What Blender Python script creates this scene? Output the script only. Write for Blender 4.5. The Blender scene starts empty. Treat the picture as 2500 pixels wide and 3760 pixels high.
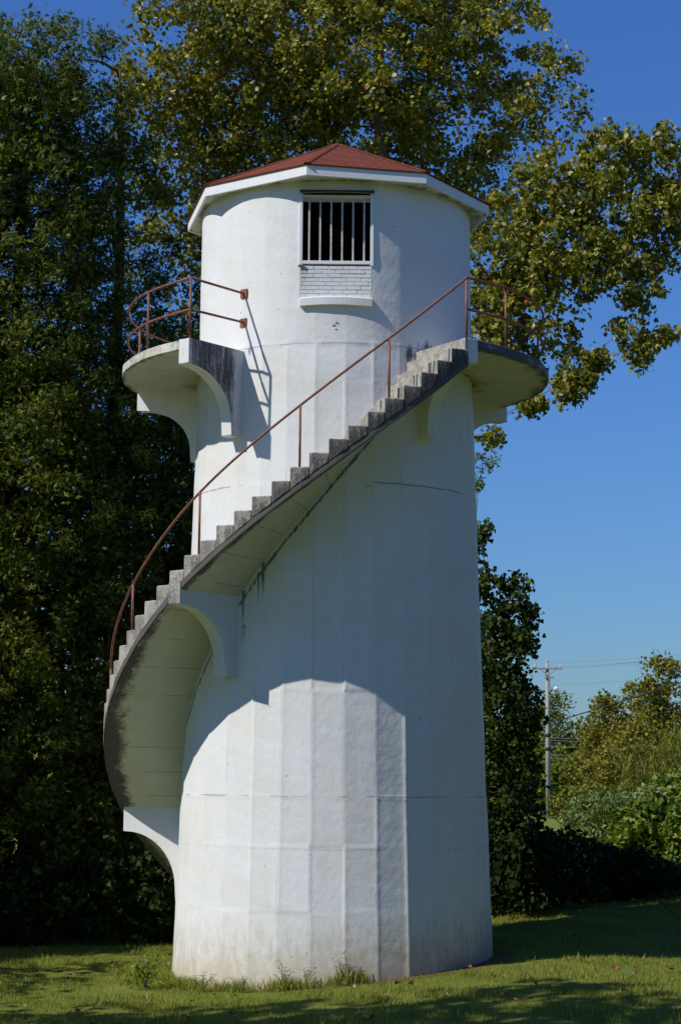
import bpy, math, random
import numpy as np
from mathutils import Matrix, Vector
from math import radians as rad, sin, cos, pi
random.seed(7); RN = np.random.default_rng(7)
S = bpy.context.scene
COL = S.collection

# ---------------------------------------------------------------- camera, sky, sun, exposure
CAM = np.array([0, -29.889, -6.227]); FPX = 7067.95; PITCH = .134857; YAW = .0033128; ROLL = -.0085522
cd = bpy.data.cameras.new('camera'); cam = bpy.data.objects.new('camera', cd); COL.objects.link(cam)
cd.sensor_fit = 'VERTICAL'; cd.sensor_height = 36; cd.lens = FPX / 3760 * 36; cd.clip_start = .1; cd.clip_end = 3000
cam.matrix_world = (Matrix.Translation(Vector(CAM)) @ Matrix.Rotation(-YAW, 4, 'Z') @ Matrix.Rotation(pi/2 + PITCH, 4, 'X')
                    @ Matrix.Rotation(-ROLL, 4, 'Z'))
S.camera = cam
SUN_AZ, SUN_EL = -62.0, 45.0            # azimuth measured from the tower axis towards the camera, negative = left
sd = Vector((sin(rad(SUN_AZ))*cos(rad(SUN_EL)), -cos(rad(SUN_AZ))*cos(rad(SUN_EL)), sin(rad(SUN_EL))))
W = bpy.data.worlds.new('World'); S.world = W; W.use_nodes = True
nt = W.node_tree; bg = nt.nodes['Background']; sky = nt.nodes.new('ShaderNodeTexSky')
sky.sky_type = 'NISHITA'; sky.sun_disc = False; sky.sun_elevation = rad(SUN_EL)
sky.sun_rotation = math.atan2(sd.x, sd.y)
sky.air_density = 1.5; sky.dust_density = 0.0; sky.ozone_density = 3.0; sky.altitude = 0
hs = nt.nodes.new('ShaderNodeHueSaturation'); hs.inputs['Saturation'].default_value = 1.0
nt.links.new(sky.outputs[0], hs.inputs['Color'])
wb = nt.nodes.new('ShaderNodeMix'); wb.data_type = 'RGBA'; wb.blend_type = 'MULTIPLY'; wb.inputs[0].default_value = 1
wb.inputs[7].default_value = (.28, .51, 1.0, 1)          # the photo's cool white balance
nt.links.new(hs.outputs[0], wb.inputs[6]); nt.links.new(wb.outputs[2], bg.inputs[0]); bg.inputs[1].default_value = .105
sl = bpy.data.lights.new('sun', 'SUN'); sl.energy = 4.2; sl.angle = rad(.53); sl.color = (1, .96, .885)
so = bpy.data.objects.new('sun', sl); COL.objects.link(so); so.rotation_euler = sd.to_track_quat('Z', 'Y').to_euler()
S.view_settings.view_transform = 'Standard'; S.view_settings.look = 'None'; S.view_settings.gamma = 1
S.view_settings.use_curve_mapping = False; S.view_settings.exposure = 0.0

# ---------------------------------------------------------------- helpers
def at(px, py, Y):
    """world point at depth plane y=Y that stands at photo position px,py (photo scaled to 1568 wide)"""
    a = px*1.5944 - 1250; b = 1880 - py*1.5944
    c, s = cos(ROLL), sin(ROLL); X = (a*c + b*s)/FPX; U = (-a*s + b*c)/FPX
    cp, sp = cos(PITCH), sin(PITCH); y = cp - U*sp; z = sp + U*cp
    c, s = cos(YAW), sin(YAW); d = np.array([X*c + y*s, -X*s + y*c, z])
    return CAM + d*((Y - CAM[1])/d[1])
def ground_z(x, y):
    x = np.asarray(x, float); y = np.asarray(y, float)
    z = -9.13 + .3*np.tanh(x/3) + .06*np.tanh(y/3)
    z = z - .09*np.clip(x - 3, 0, 3)/3
    z = z + .04*np.sin(x*.9 + 1)*np.cos(y*.7) * np.clip((np.hypot(x, y) - 2.6)/3, 0, 1)
    z = z + .32*np.clip((x - 2.5)/5, 0, 1)*np.clip((y - .5)/5, 0, 1)*np.clip((40 - y)/20, 0, 1)
    return z - .7*np.clip((y - 20)/100, 0, 1)
def props(o, label=None, cat=None, group=None, kind=None):
    if label: o['label'] = label
    if cat: o['category'] = cat
    if group: o['group'] = group
    if kind: o['kind'] = kind
    return o
def empty(name, loc, label, cat, group=None):
    o = bpy.data.objects.new(name, None); COL.objects.link(o); o.location = loc; o.empty_display_size = .3
    return props(o, label, cat, group)
def link(name, me, mat, parent=None, smooth=False):
    o = bpy.data.objects.new(name, me); COL.objects.link(o)
    if mat: me.materials.append(mat)
    if smooth: me.polygons.foreach_set('use_smooth', [True]*len(me.polygons))
    if parent:
        o.parent = parent; bpy.context.view_layer.update() if False else None
        o.matrix_parent_inverse = Matrix.Identity(4)
        # vertices are written in world space: cancel the offset of every ancestor
        off = Vector((0, 0, 0)); p = parent
        while p: off += Vector(p.location); p = p.parent
        o.location = -off
    return o
def arr_mesh(name, V, F, attrs=None):
    """V (n,3) array; F list of faces or (m,k) array"""
    me = bpy.data.meshes.new(name)
    if isinstance(F, np.ndarray):
        m, k = F.shape
        me.vertices.add(len(V)); me.vertices.foreach_set('co', np.asarray(V, np.float32).ravel())
        me.loops.add(m*k); me.loops.foreach_set('vertex_index', F.astype(np.int32).ravel())
        me.polygons.add(m); me.polygons.foreach_set('loop_start', np.arange(0, m*k, k, dtype=np.int32))
        me.update(calc_edges=True)
    else:
        me.from_pydata([tuple(v) for v in V], [], F); me.update()
    for n, a in (attrs or {}).items():
        at_ = me.attributes.new(n, 'FLOAT', 'POINT'); at_.data.foreach_set('value', np.asarray(a, np.float32))
    return me
def pol(r, deg, z):
    t = np.radians(deg); return np.array([r*np.sin(t), -r*np.cos(t), z])
class MB:
    def __init__(s): s.v = []; s.f = []; s.n = 0
    def add(s, V, F):
        s.v += [tuple(v) for v in V]; s.f += [tuple(i + s.n for i in f) for f in F]; s.n += len(V)
    def box(s, x0, x1, y0, y1, z0, z1):
        V = [(x, y, z) for x in (x0, x1) for y in (y0, y1) for z in (z0, z1)]
        s.add(V, [(0,1,3,2), (4,6,7,5), (0,4,5,1), (2,3,7,6), (0,2,6,4), (1,5,7,3)])
    def tube(s, P, R, n=10, cap=True):
        P = [Vector(p) for p in P]; m = len(P)
        if not hasattr(R, '__len__'): R = [R]*m
        V = []; up = Vector((0, 0, 1)); T0 = (P[1] - P[0]).normalized()
        if abs(T0.z) > .9: up = Vector((1, 0, 0))
        A = T0.cross(up).normalized()
        for i in range(m):
            T = (P[min(i+1, m-1)] - P[max(i-1, 0)]).normalized()
            A = (A - T*A.dot(T)).normalized(); B = T.cross(A)
            for k in range(n):
                a = 2*pi*k/n; V.append(P[i] + (A*cos(a) + B*sin(a))*R[i])
        F = [(i*n + k, i*n + (k+1) % n, (i+1)*n + (k+1) % n, (i+1)*n + k) for i in range(m-1) for k in range(n)]
        if cap: F += [tuple(range(n))[::-1], tuple(range((m-1)*n, m*n))]
        s.add(V, F)
    def build(s, name, mat, parent=None, smooth=False, bevel=0, attrs=None):
        me = arr_mesh(name, s.v, s.f, attrs)
        o = link(name, me, mat, parent, smooth)
        if bevel:
            b = o.modifiers.new('bevel', 'BEVEL'); b.width = bevel; b.segments = 2; b.limit_method = 'ANGLE'
        return o
def sweep(profile, degs, caps=True):
    """closed (r,z) profile per angle; profile(deg)->list of (r,z)"""
    V = []; F = []; n = None
    for d in degs:
        p = profile(d); n = len(p)
        V += [pol(r, d, z) for r, z in p]
    m = len(degs)
    for i in range(m-1):
        for k in range(n):
            a = i*n + k; b = i*n + (k+1) % n
            F.append((a, b, b+n, a+n))
    if caps: F += [tuple(range(n))[::-1], tuple(range((m-1)*n, m*n))]
    return np.array(V), F

# ---------------------------------------------------------------- materials
class NT:
    def __init__(s, name):
        s.m = bpy.data.materials.new(name); s.m.use_nodes = True; s.t = s.m.node_tree
        s.b = s.t.nodes['Principled BSDF']; s.out = s.t.nodes['Material Output']
    def n(s, typ, **k):
        o = s.t.nodes.new(typ)
        for a, v in k.items(): setattr(o, a, v)
        return o
    def l(s, a, b): s.t.links.new(a, b)
    def coord(s): return s.n('ShaderNodeTexCoord').outputs['Object']
    def mapped(s, scale, src=None):
        m = s.n('ShaderNodeMapping'); m.inputs['Scale'].default_value = scale; s.l(src or s.coord(), m.inputs[0]); return m.outputs[0]
    def noise(s, scale, detail=4, rough=.6, vec=None, mul=(1,1,1)):
        o = s.n('ShaderNodeTexNoise'); o.inputs['Scale'].default_value = scale; o.inputs['Detail'].default_value = detail
        o.inputs['Roughness'].default_value = rough; s.l(vec or s.mapped(mul), o.inputs['Vector']); return o.outputs['Fac']
    def attr(s, name): return s.n('ShaderNodeAttribute', attribute_name=name).outputs['Fac']
    def math(s, op, a, b=None, clamp=False):
        o = s.n('ShaderNodeMath', operation=op); o.use_clamp = clamp
        for i, v in enumerate((a, b)):
            if v is None: continue
            if isinstance(v, (int, float)): o.inputs[i].default_value = v
            else: s.l(v, o.inputs[i])
        return o.outputs[0]
    def rng(s, v, a, b, c=0., d=1., smooth=True):
        o = s.n('ShaderNodeMapRange'); o.clamp = True
        if smooth: o.interpolation_type = 'SMOOTHSTEP'
        s.l(v, o.inputs[0]); 
        for i, x in enumerate((a, b, c, d)): o.inputs[i+1].default_value = x
        return o.outputs[0]
    def mix(s, f, a, b, mode='MIX'):
        o = s.n('ShaderNodeMix', data_type='RGBA', blend_type=mode)
        if isinstance(f, (int, float)): o.inputs[0].default_value = f
        else: s.l(f, o.inputs[0])
        for i, v in ((6, a), (7, b)):
            if isinstance(v, tuple): o.inputs[i].default_value = (*v, 1)
            else: s.l(v, o.inputs[i])
        return o.outputs[2]
    def bump(s, h, strength, dist):
        o = s.n('ShaderNodeBump'); o.inputs['Strength'].default_value = strength; o.inputs['Distance'].default_value = dist
        s.l(h, o.inputs['Height']); s.l(o.outputs[0], s.b.inputs['Normal'])
    def fin(s, col, rough=.8, spec=.3):
        if isinstance(col, tuple): s.b.inputs['Base Color'].default_value = (*col, 1)
        else: s.l(col, s.b.inputs['Base Color'])
        s.b.inputs['Roughness'].default_value = rough; s.b.inputs['Specular IOR Level'].default_value = spec
        return s.m
def paint_mat(name, base, cream, bumpd=.006, flat=False):
    """old white masonry paint; 'stain' = mould amount, 'dirt' = splashed soil amount"""
    t = NT(name)
    n1 = t.noise(1.3, 6, .65); n2 = t.noise(3.2, 5, .7, mul=(2.2, 2.2, .35)); n3 = t.noise(28, 6, .75)
    c = t.mix(t.rng(n1, .35, .68), base, cream)
    c = t.mix(t.rng(n2, .5, .8, 0, .28), c, tuple(x*.72 for x in base))
    # mould
    st = t.attr('stain'); streak = t.noise(2.6, 8, .75) if flat else t.noise(7, 7, .75, mul=(3.2, 3.2, .3))
    f = t.math('ADD', st, t.math('MULTIPLY', t.math('SUBTRACT', streak, .5), 1.7))
    f = t.math('ADD', f, t.math('MULTIPLY', t.math('SUBTRACT', n3, .5), .7))
    f = t.math('MULTIPLY', t.rng(f, .28, .78), t.rng(st, .02, .2))
    c = t.mix(t.math('MULTIPLY', f, .9), c, (.045, .042, .045))
    # soil splash
    dt = t.attr('dirt'); g = t.math('ADD', dt, t.math('MULTIPLY', t.math('SUBTRACT', t.noise(5, 7, .75, mul=(1.6, 1.6, .6)), .5), 1.1))
    c = t.mix(t.math('MULTIPLY', t.rng(g, .25, .85), t.rng(dt, .02, .3, 0, .75)), c, (.50, .41, .26))
    sp = t.n('ShaderNodeSeparateXYZ'); t.l(t.coord(), sp.inputs[0]); X, Y, Z = sp.outputs
    ang = t.math('MULTIPLY', t.math('ARCTAN2', X, t.math('MULTIPLY', Y, -1.)), 180/pi)
    wob = t.math('MULTIPLY', t.math('SUBTRACT', t.noise(4, 5, .7), .5), .05); gate = t.noise(1.7, 3, .6)
    def hair(dist, w, g0, g1, amt):
        return t.math('MULTIPLY', t.math('MULTIPLY', t.rng(dist, 0, w, 1, 0), t.rng(gate, g0, g1)), amt)
    hl = None
    if flat:
        fr = t.math('FRACT', t.math('DIVIDE', t.math('ADD', ang, 720), 8.3)); d_ = t.math('ABSOLUTE', t.math('SUBTRACT', t.math('ADD', fr, t.math('MULTIPLY', wob, .3)), .5))
        hl = hair(d_, .035, .38, .55, .55)
    else:
        for zz_, w_, amt_ in ((-6.56, .016, .6), (-2.02, .018, .8), (.05, .016, .5), (-7.3, .012, .22), (-3.3, .01, .12)):
            d_ = t.math('ABSOLUTE', t.math('ADD', t.math('SUBTRACT', Z, zz_), wob)); h_ = hair(d_, w_, .42, .52, amt_)
            hl = h_ if hl is None else t.math('MAXIMUM', hl, h_)
        fr = t.math('FRACT', t.math('ADD', t.math('DIVIDE', t.math('SUBTRACT', ang, 3.7), 11.25), 32.5)); d_ = t.math('ABSOLUTE', t.math('SUBTRACT', fr, t.math('ADD', t.math('MULTIPLY', wob, .25), .5)))
        low = t.rng(Z, -.2, .1, 1, 0)
        hl = t.math('MAXIMUM', hl, t.math('MULTIPLY', hair(d_, .022, .45, .6, .3), low))
    c = t.mix(hl, c, (.16, .15, .13))
    # small pits and specks
    v = t.n('ShaderNodeTexVoronoi'); v.inputs['Scale'].default_value = 5.5; t.l(t.mapped((1, 1, .8)), v.inputs[0])
    pit = t.math('MULTIPLY', t.rng(v.outputs['Distance'], .045, .09, 1, 0), t.rng(t.noise(2.3, 2), .53, .6))
    c = t.mix(t.math('MULTIPLY', pit, .6), c, (.10, .09, .08))
    h = t.math('ADD', t.math('MULTIPLY', n3, .35), t.math('MULTIPLY', t.noise(9, 5, .6), .8))
    h = t.math('SUBTRACT', h, t.math('MULTIPLY', pit, .6))
    t.bump(h, .55, bumpd*2.2)
    return t.fin(c, .7, .25)
M = {}
M['wall'] = paint_mat('white_masonry_paint', (.76, .77, .77), (.74, .73, .69))
M['soffit'] = paint_mat('cream_soffit_paint', (.66, .65, .56), (.60, .58, .46), flat=True)
M['trim'] = paint_mat('white_trim_paint', (.80, .81, .82), (.78, .78, .77), .001)
def raw_concrete():
    t = NT('weathered_concrete')
    n1 = t.noise(3, 6, .7); n2 = t.noise(24, 6, .75); n3 = t.noise(5, 6, .7, mul=(2.6, 2.6, .35))
    c = t.mix(t.rng(n1, .4, .6), (.43, .40, .35), (.22, .205, .185))
    c = t.mix(t.rng(n2, .52, .66), c, (.56, .53, .48))
    c = t.mix(t.rng(t.noise(17, 5, .7), .56, .66, 0, .75), c, (.09, .085, .08))
    st = t.attr('stain')
    f = t.math('ADD', st, t.math('MULTIPLY', t.math('SUBTRACT', n3, .5), 1.3))
    f = t.math('ADD', f, t.math('MULTIPLY', t.math('SUBTRACT', n2, .5), 1.1))
    c = t.mix(t.rng(f, .3, .9, 0, .88), c, (.05, .048, .047))
    t.bump(t.math('ADD', n2, t.math('MULTIPLY', n1, .7)), .8, .016)
    return t.fin(c, .9, .2)
M['raw'] = raw_concrete()
def rust_paint():
    t = NT('red_oxide_pipe_paint')
    c = t.mix(t.rng(t.noise(9, 5), .4, .65), (.29, .105, .062), (.17, .07, .048))
    c = t.mix(t.rng(t.noise(60, 4), .62, .72, 0, .7), c, (.45, .27, .2))
    t.bump(t.noise(80, 3), .3, .002)
    return t.fin(c, .6, .35)
M['rust'] = rust_paint()
def shingle():
    t = NT('red_asphalt_shingle')
    br = t.n('ShaderNodeTexBrick'); br.inputs['Scale'].default_value = 1; br.inputs['Brick Width'].default_value = .32
    br.inputs['Row Height'].default_value = .14; br.inputs['Mortar Size'].default_value = .012
    br.inputs['Color1'].default_value = (.20, .058, .036, 1); br.inputs['Color2'].default_value = (.135, .042, .028, 1)
    br.inputs['Mortar'].default_value = (.07, .02, .018, 1)
    uv = t.n('ShaderNodeUVMap'); t.l(uv.outputs[0], br.inputs[0])
    c = t.mix(t.rng(t.noise(140, 3), .3, .7, 0, .5), br.outputs[0], (.26, .09, .06))
    c = t.mix(t.rng(t.noise(1.6, 5), .5, .75, 0, .5), c, (.12, .04, .035))
    t.bump(t.math('ADD', t.noise(120, 3), t.math('MULTIPLY', br.outputs['Fac'], -1.5)), .5, .006)
    return t.fin(c, .95, .03)
M['shingle'] = shingle()
def simple(name, c1, c2, scale=6, rough=.8, bump=.3, dist=.01, mul=(1,1,1), spec=.3):
    t = NT(name); n = t.noise(scale, 5, .7, mul=mul); c = t.mix(t.rng(n, .35, .65), c1, c2)
    t.bump(n, bump, dist); return t.fin(c, rough, spec)
M['riser'] = simple('pale_riser_concrete', (.44, .41, .36), (.24, .225, .20), 9, .9, .7, .012)
M['bar'] = simple('dull_white_bar_paint', (.62, .62, .61), (.46, .43, .40), 14, .6, .2, .002)
M['dark'] = simple('painted_shade_black', (.01, .01, .01), (.02, .018, .016))
M['bark'] = simple('grey_bark', (.10, .085, .065), (.19, .17, .14), 9, .9, .7, .03, (3, 3, .6))
M['palebark'] = simple('pale_bark', (.30, .27, .22), (.16, .14, .11), 7, .9, .6, .02, (2, 2, .8))
M['polewood'] = simple('weathered_pole', (.38, .37, .35), (.27, .26, .245), 5, .9, .4, .01, (3, 3, .3))
M['metal'] = simple('grey_metal', (.30, .30, .31), (.22, .22, .23), 12, .5, .1, .002)
M['insul'] = simple('porcelain', (.5, .5, .5), (.42, .42, .43), 12, .3, .05, .001)
M['cable'] = simple('black_cable', (.02, .02, .02), (.03, .03, .03), 12, .6, .05, .001)
M['wire'] = simple('grey_wire', (.22, .23, .24), (.28, .29, .30), 12, .6, .05, .001)
def leaf_mat(name, ramp, trans=.3, rough=.42, spec=.45):
    t = NT(name); r = t.n('ShaderNodeValToRGB'); t.l(t.attr('tint'), r.inputs[0])
    e = r.color_ramp.elements
    while len(e) < len(ramp): e.new(.5)
    for i, (p, c) in enumerate(ramp): e[i].position = p; e[i].color = (*c, 1)
    t.fin(r.outputs[0], rough, spec)
    tr = t.n('ShaderNodeBsdfTranslucent'); mx = t.n('ShaderNodeMixShader'); mx.inputs[0].default_value = trans
    t.l(t.mix(1., r.outputs[0], (1.15, 1.25, .35), 'MULTIPLY'), tr.inputs[0])
    t.l(t.b.outputs[0], mx.inputs[1]); t.l(tr.outputs[0], mx.inputs[2]); t.l(mx.outputs[0], t.out.inputs[0])
    return t.m
M['leaf_big'] = leaf_mat('broad_olive_leaf', [(0, (.07, .10, .012)), (.4, (.20, .20, .022)), (.75, (.38, .33, .045)), (.96, (.42, .34, .05)), (.995, (.42, .08, .02))], .35, .42, .4)
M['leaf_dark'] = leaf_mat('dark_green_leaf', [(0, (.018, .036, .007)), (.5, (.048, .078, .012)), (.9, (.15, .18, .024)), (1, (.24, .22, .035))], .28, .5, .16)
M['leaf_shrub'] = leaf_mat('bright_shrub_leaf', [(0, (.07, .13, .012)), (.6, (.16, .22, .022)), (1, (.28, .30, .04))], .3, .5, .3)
M['leaf_shade'] = leaf_mat('shade_darkened_leaf', [(0, (.010, .022, .005)), (.5, (.024, .042, .008)), (.94, (.05, .075, .012)), (1, (.12, .14, .03))], .2, .55, .12)  # darker copy of the dark leaf, deep shade put into its colour
M['leaf_silver'] = leaf_mat('grey_green_leaf', [(0, (.08, .13, .03)), (.6, (.18, .235, .06)), (1, (.32, .36, .12))], .25, .5, .3)
M['leaf_far'] = leaf_mat('autumn_leaf', [(0, (.07, .09, .018)), (.5, (.20, .19, .03)), (.85, (.32, .26, .04)), (1, (.40, .26, .04))], .3, .6, .15)
M['leaf_yellow'] = leaf_mat('yellowing_leaf', [(0, (.10, .13, .015)), (.5, (.24, .24, .02)), (1, (.42, .32, .02))], .35, .6, .15)
M['grass'] = leaf_mat('grass_blade', [(0, (.12, .15, .018)), (.5, (.25, .275, .04)), (.85, (.38, .35, .08)), (1, (.50, .42, .18))], .25, .6, .25)
M['straw'] = leaf_mat('dry_straw', [(0, (.16, .17, .06)), (1, (.36, .30, .16))], .2, .7, .2)
M['brown_leaf'] = leaf_mat('fallen_leaf_brown', [(0, (.09, .045, .02)), (.6, (.26, .13, .06)), (1, (.42, .26, .13))], .1, .7, .2)
def ground_mat():
    t = NT('lawn_ground')
    n1 = t.noise(.8, 6, .65); n2 = t.noise(14, 6, .75)
    c = t.mix(t.rng(n1, .35, .65), (.15, .19, .025), (.21, .22, .045))
    c = t.mix(t.rng(n2, .48, .75), c, (.07, .09, .02))
    c = t.mix(t.math('MULTIPLY', t.attr('soil'), t.rng(n2, .3, .55)), c, (.13, .065, .035))
    t.bump(n2, .9, .04)
    return t.fin(c, .95, .1)
M['ground'] = ground_mat()

# ---------------------------------------------------------------- ground
def build_ground():
    def axis(lim, fine, step):
        a = list(np.arange(-fine, fine + 1e-6, step)); d = step; x = fine
        while x < lim: d *= 1.25; x += d; a.append(x); a.insert(0, -x)
        return np.array(a)
    xs = axis(900, 9, .2); ys = axis(900, 12, .2)
    X, Y = np.meshgrid(xs, ys); Z = ground_z(X, Y)
    Z += .012*np.sin(X*5.1 + Y*2.3) * (np.hypot(X, Y) > 2.7)
    V = np.stack([X, Y, Z], -1).reshape(-1, 3); n = len(xs)
    i, j = np.meshgrid(np.arange(n-1), np.arange(len(ys)-1)); a = (j*n + i).ravel()
    F = np.stack([a, a+1, a+n+1, a+n], 1)
    th = np.arctan2(V[:, 0], -V[:, 1]); d = np.hypot(V[:, 0], V[:, 1])
    soil = np.clip(1.6 - (d - 2.45)/.3, 0, 1)*np.clip((th + .05)/.25, 0, 1)
    soil = np.maximum(soil, np.clip((V[:, 1] - 5.5)/2, 0, .7)*np.clip((22 - V[:, 1])/6, 0, 1))
    o = link('ground', arr_mesh('ground', V, F, {'soil': soil}), M['ground'], smooth=True)
    props(o, kind='structure')
build_ground()

# ---------------------------------------------------------------- tower
tower = empty('tower', (0, 0, -9.15), 'tall white round concrete tower with red roof, balcony and outside spiral stair', 'tower')
def wall_r(z):
    return np.interp(z, [-9.7, -9.0, -6.4, -3.4, -1.5, -.4, 0, 2.6], [2.44, 2.415, 2.325, 2.235, 2.183, 2.158, 2.146, 2.135])
def wall_xc(z): return np.interp(z, [-9.3, 0, 2.6], [.047, 0, -.012])
SEAMS = [-8.17, -7.26, -6.56, -5.05, -3.55, -2.02, -.52, .06]
def fract_noise(th, z, seed, su, sz, octaves=4):
    r = np.random.default_rng(seed); out = 0*th*z; amp = 1
    for o in range(octaves):
        for q in range(5):
            a = r.integers(1, max(2, int(su*2**o)+1))*r.choice([-1, 1]); b = r.normal()*sz*2**o
            out = out + amp*np.sin(a*th + b*z + r.uniform(0, 6.28))/2.2
        amp *= .55
    return out
def wall_surface(thd, z):
    """radius at angle (deg), z with facets, form seams and waviness"""
    th = np.radians(thd); fac = 11.25
    u = (thd - 3.7)/fac; k = np.floor(u); loc = (u - k - .5)*fac
    low = np.clip((.12 - z)/.12, 0, 1)
    amt = .25 + .75*low
    r = wall_r(z)
    r = r + amt*(r*np.cos(rad(fac/2))/np.cos(np.radians(loc)) - r + .0045)
    seg = np.zeros_like(z) + sum((z < s).astype(int) for s in SEAMS)
    h = lambda a, b: np.modf(np.abs(np.sin(a*12.9898 + b*78.233 + 3.1)*43758.5453))[0]
    r = r + amt*(h(k, 0*k)-.5)*.012 + amt*(h(k, seg)-.5)*.007
    edge = np.abs((u - np.round(u))*fac*pi/180*r)
    r = r + low*.0045*np.exp(-(edge/.02)**2)*(h(np.round(u), seg+7*0) > .35)
    for i, s in enumerate(SEAMS):
        amp = .0022 if i not in (2, 7) else .0045
        r = r + amp*np.exp(-((z - s - .006*np.sin(th*9 + i))/.014)**2)*(h(k+5*i, 0*k) > .3)
    # upper drum slightly proud of the shaft, rough bulge just under it
    r = r + .018*np.exp(-((z + .28)/.35)**2)*(.5 + .5*np.sin(th*7 + 1))
    r = r + .0045*fract_noise(th, z, 3, 6, 1.6, 5)
    # hand patched strip right of the lit face
    patch = np.exp(-((thd - 20.5)/5.2)**8)*np.clip((-5.1 - z)/.1, 0, 1)
    r = r + patch*(-.004 + .0005*fract_noise(th, z, 9, 37, 11, 3)) + .007*np.exp(-((thd - 26.2)/.5)**2)*np.clip((-5.1 - z)/.1, 0, 1)
    return r
def smooth0(t_): return np.interp(t_, [-180, -76.2, -37.3, 3.05, 34.19], [-9.7, -5.03, -3.20, -1.41, 0.0])
def build_wall():
    th = np.linspace(-180, 180, 577)[:-1]; zz = np.concatenate([np.arange(-9.75, 2.56, .03), [2.56]])
    T, Z = np.meshgrid(th, zz); R = wall_surface(T, Z)
    X = R*np.sin(np.radians(T)) + wall_xc(Z); Y = -R*np.cos(np.radians(T))
    V = np.stack([X, Y, Z], -1).reshape(-1, 3); n = len(th)
    i, j = np.meshgrid(np.arange(n), np.arange(len(zz)-1)); i = i.ravel(); j = j.ravel()
    a = j*n + i; b = j*n + (i+1) % n; F = np.stack([a, b, b+n, a+n], 1)
    tc = th[i] + .3; zc = zz[j] + .02
    hole = (tc > -14.2) & (tc < 13.9) & (zc > .68) & (zc < 2.345)
    F = F[~hole]
    t = T.ravel(); z = Z.ravel(); st = np.zeros_like(t)
    g = lambda a, s: np.exp(-(a/s)**2)
    def streak(t0, w, z1, ln, a):       # dark run that starts at z1 and fades downward
        nonlocal st
        st = np.maximum(st, a*g(t - t0, w)*np.clip((z1 - z)/.05, 0, 1)*np.clip(1 - (z1 - z)/ln, 0, 1)**.5)
    noset = lambda t_: np.interp(t_, [-180, -75, 34], [-9.8, -5.05, 0])
    streak(-27.8, .8, -3.15, .75, .95); streak(-29.5, .6, -3.3, .6, .85); streak(-26.2, .5, -3.05, .5, .7)
    streak(-36.5, .9, -3.55, 1.0, .85); streak(-35.8, 1.2, -4.05, .5, .7); streak(13, 3, -2.02, .1, .8)
    st = np.maximum(st, 1.1*np.exp(-((t-39)/7)**2)*np.clip(1 - (z + .05)/.36, 0, 1)*(z > -.1))
    st = np.maximum(st, .9*np.exp(-((t-31)/3)**2)*np.clip(1 - np.abs(z + .05)/.25, 0, 1))
    st = np.maximum(st, .30*np.exp(-((t-20)/14)**2)*np.clip(1 - np.abs(z - smooth0(t) - .1)/.35, 0, 1))
    st = np.maximum(st, .40*np.exp(-((t+48)/4)**2)*np.clip(1 - (z-.0)/.6, 0, 1)*(z > -.05))
    st = np.maximum(st, .65*np.exp(-((t+36.3)/1.3)**2)*np.clip(1 - np.abs(z+.0)/.2, 0, 1))
    # mould along the line where the stair meets the wall
    line = noset(t) - .45
    st = np.maximum(st, .72*g(z - line, .05)*((t < 30)))
    st = np.maximum(st, .30*np.clip((z-2.34)/.2, 0, 1)*np.clip((t+20)/30, 0, 1))
    gz = ground_z(X.ravel(), Y.ravel()); hh = z - gz
    st = np.maximum(st, .48*np.clip(1 - hh/.8, 0, 1)*np.clip((t - 10)/30, 0, 1)); st = np.maximum(st, .42*np.clip(1 - hh/.28, 0, 1))
    st = np.maximum(st, .30*(t > 30)*(t < 120)*np.exp(-((z+5.5)/2.5)**2)*g(t-84, 5))
    dirt = np.clip(1 - hh/1.5, 0, 1)*.85
    me = arr_mesh('wall', V, F, {'stain': st, 'dirt': dirt})
    return link('wall', me, M['wall'], tower, True)
wall = build_wall()
def pitmarks():
    cm = simple('chipped_concrete', (.14, .135, .13), (.34, .33, .32), 40, .9, .8, .01)
    for (t, z, s) in [(-.6, .31, .034), (.5, .35, .030), (.2, .25, .022)]:
        r = wall_surface(np.array([t]), np.array([z]))[0] + .001
        V = [pol(r, t, z)]; n = 9
        for k in range(n):
            a = 2*pi*k/n; q = s*(.6 + .5*random.random()); V.append(pol(r + .002, t + math.degrees(q*cos(a)*1.2/r), z + q*sin(a)*.6))
        mb = MB(); mb.add(V, [(0, 1 + k, 1 + (k+1) % n) for k in range(n)]); mb.build('chipped_patch', cm, wall)
    return
pitmarks()

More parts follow.
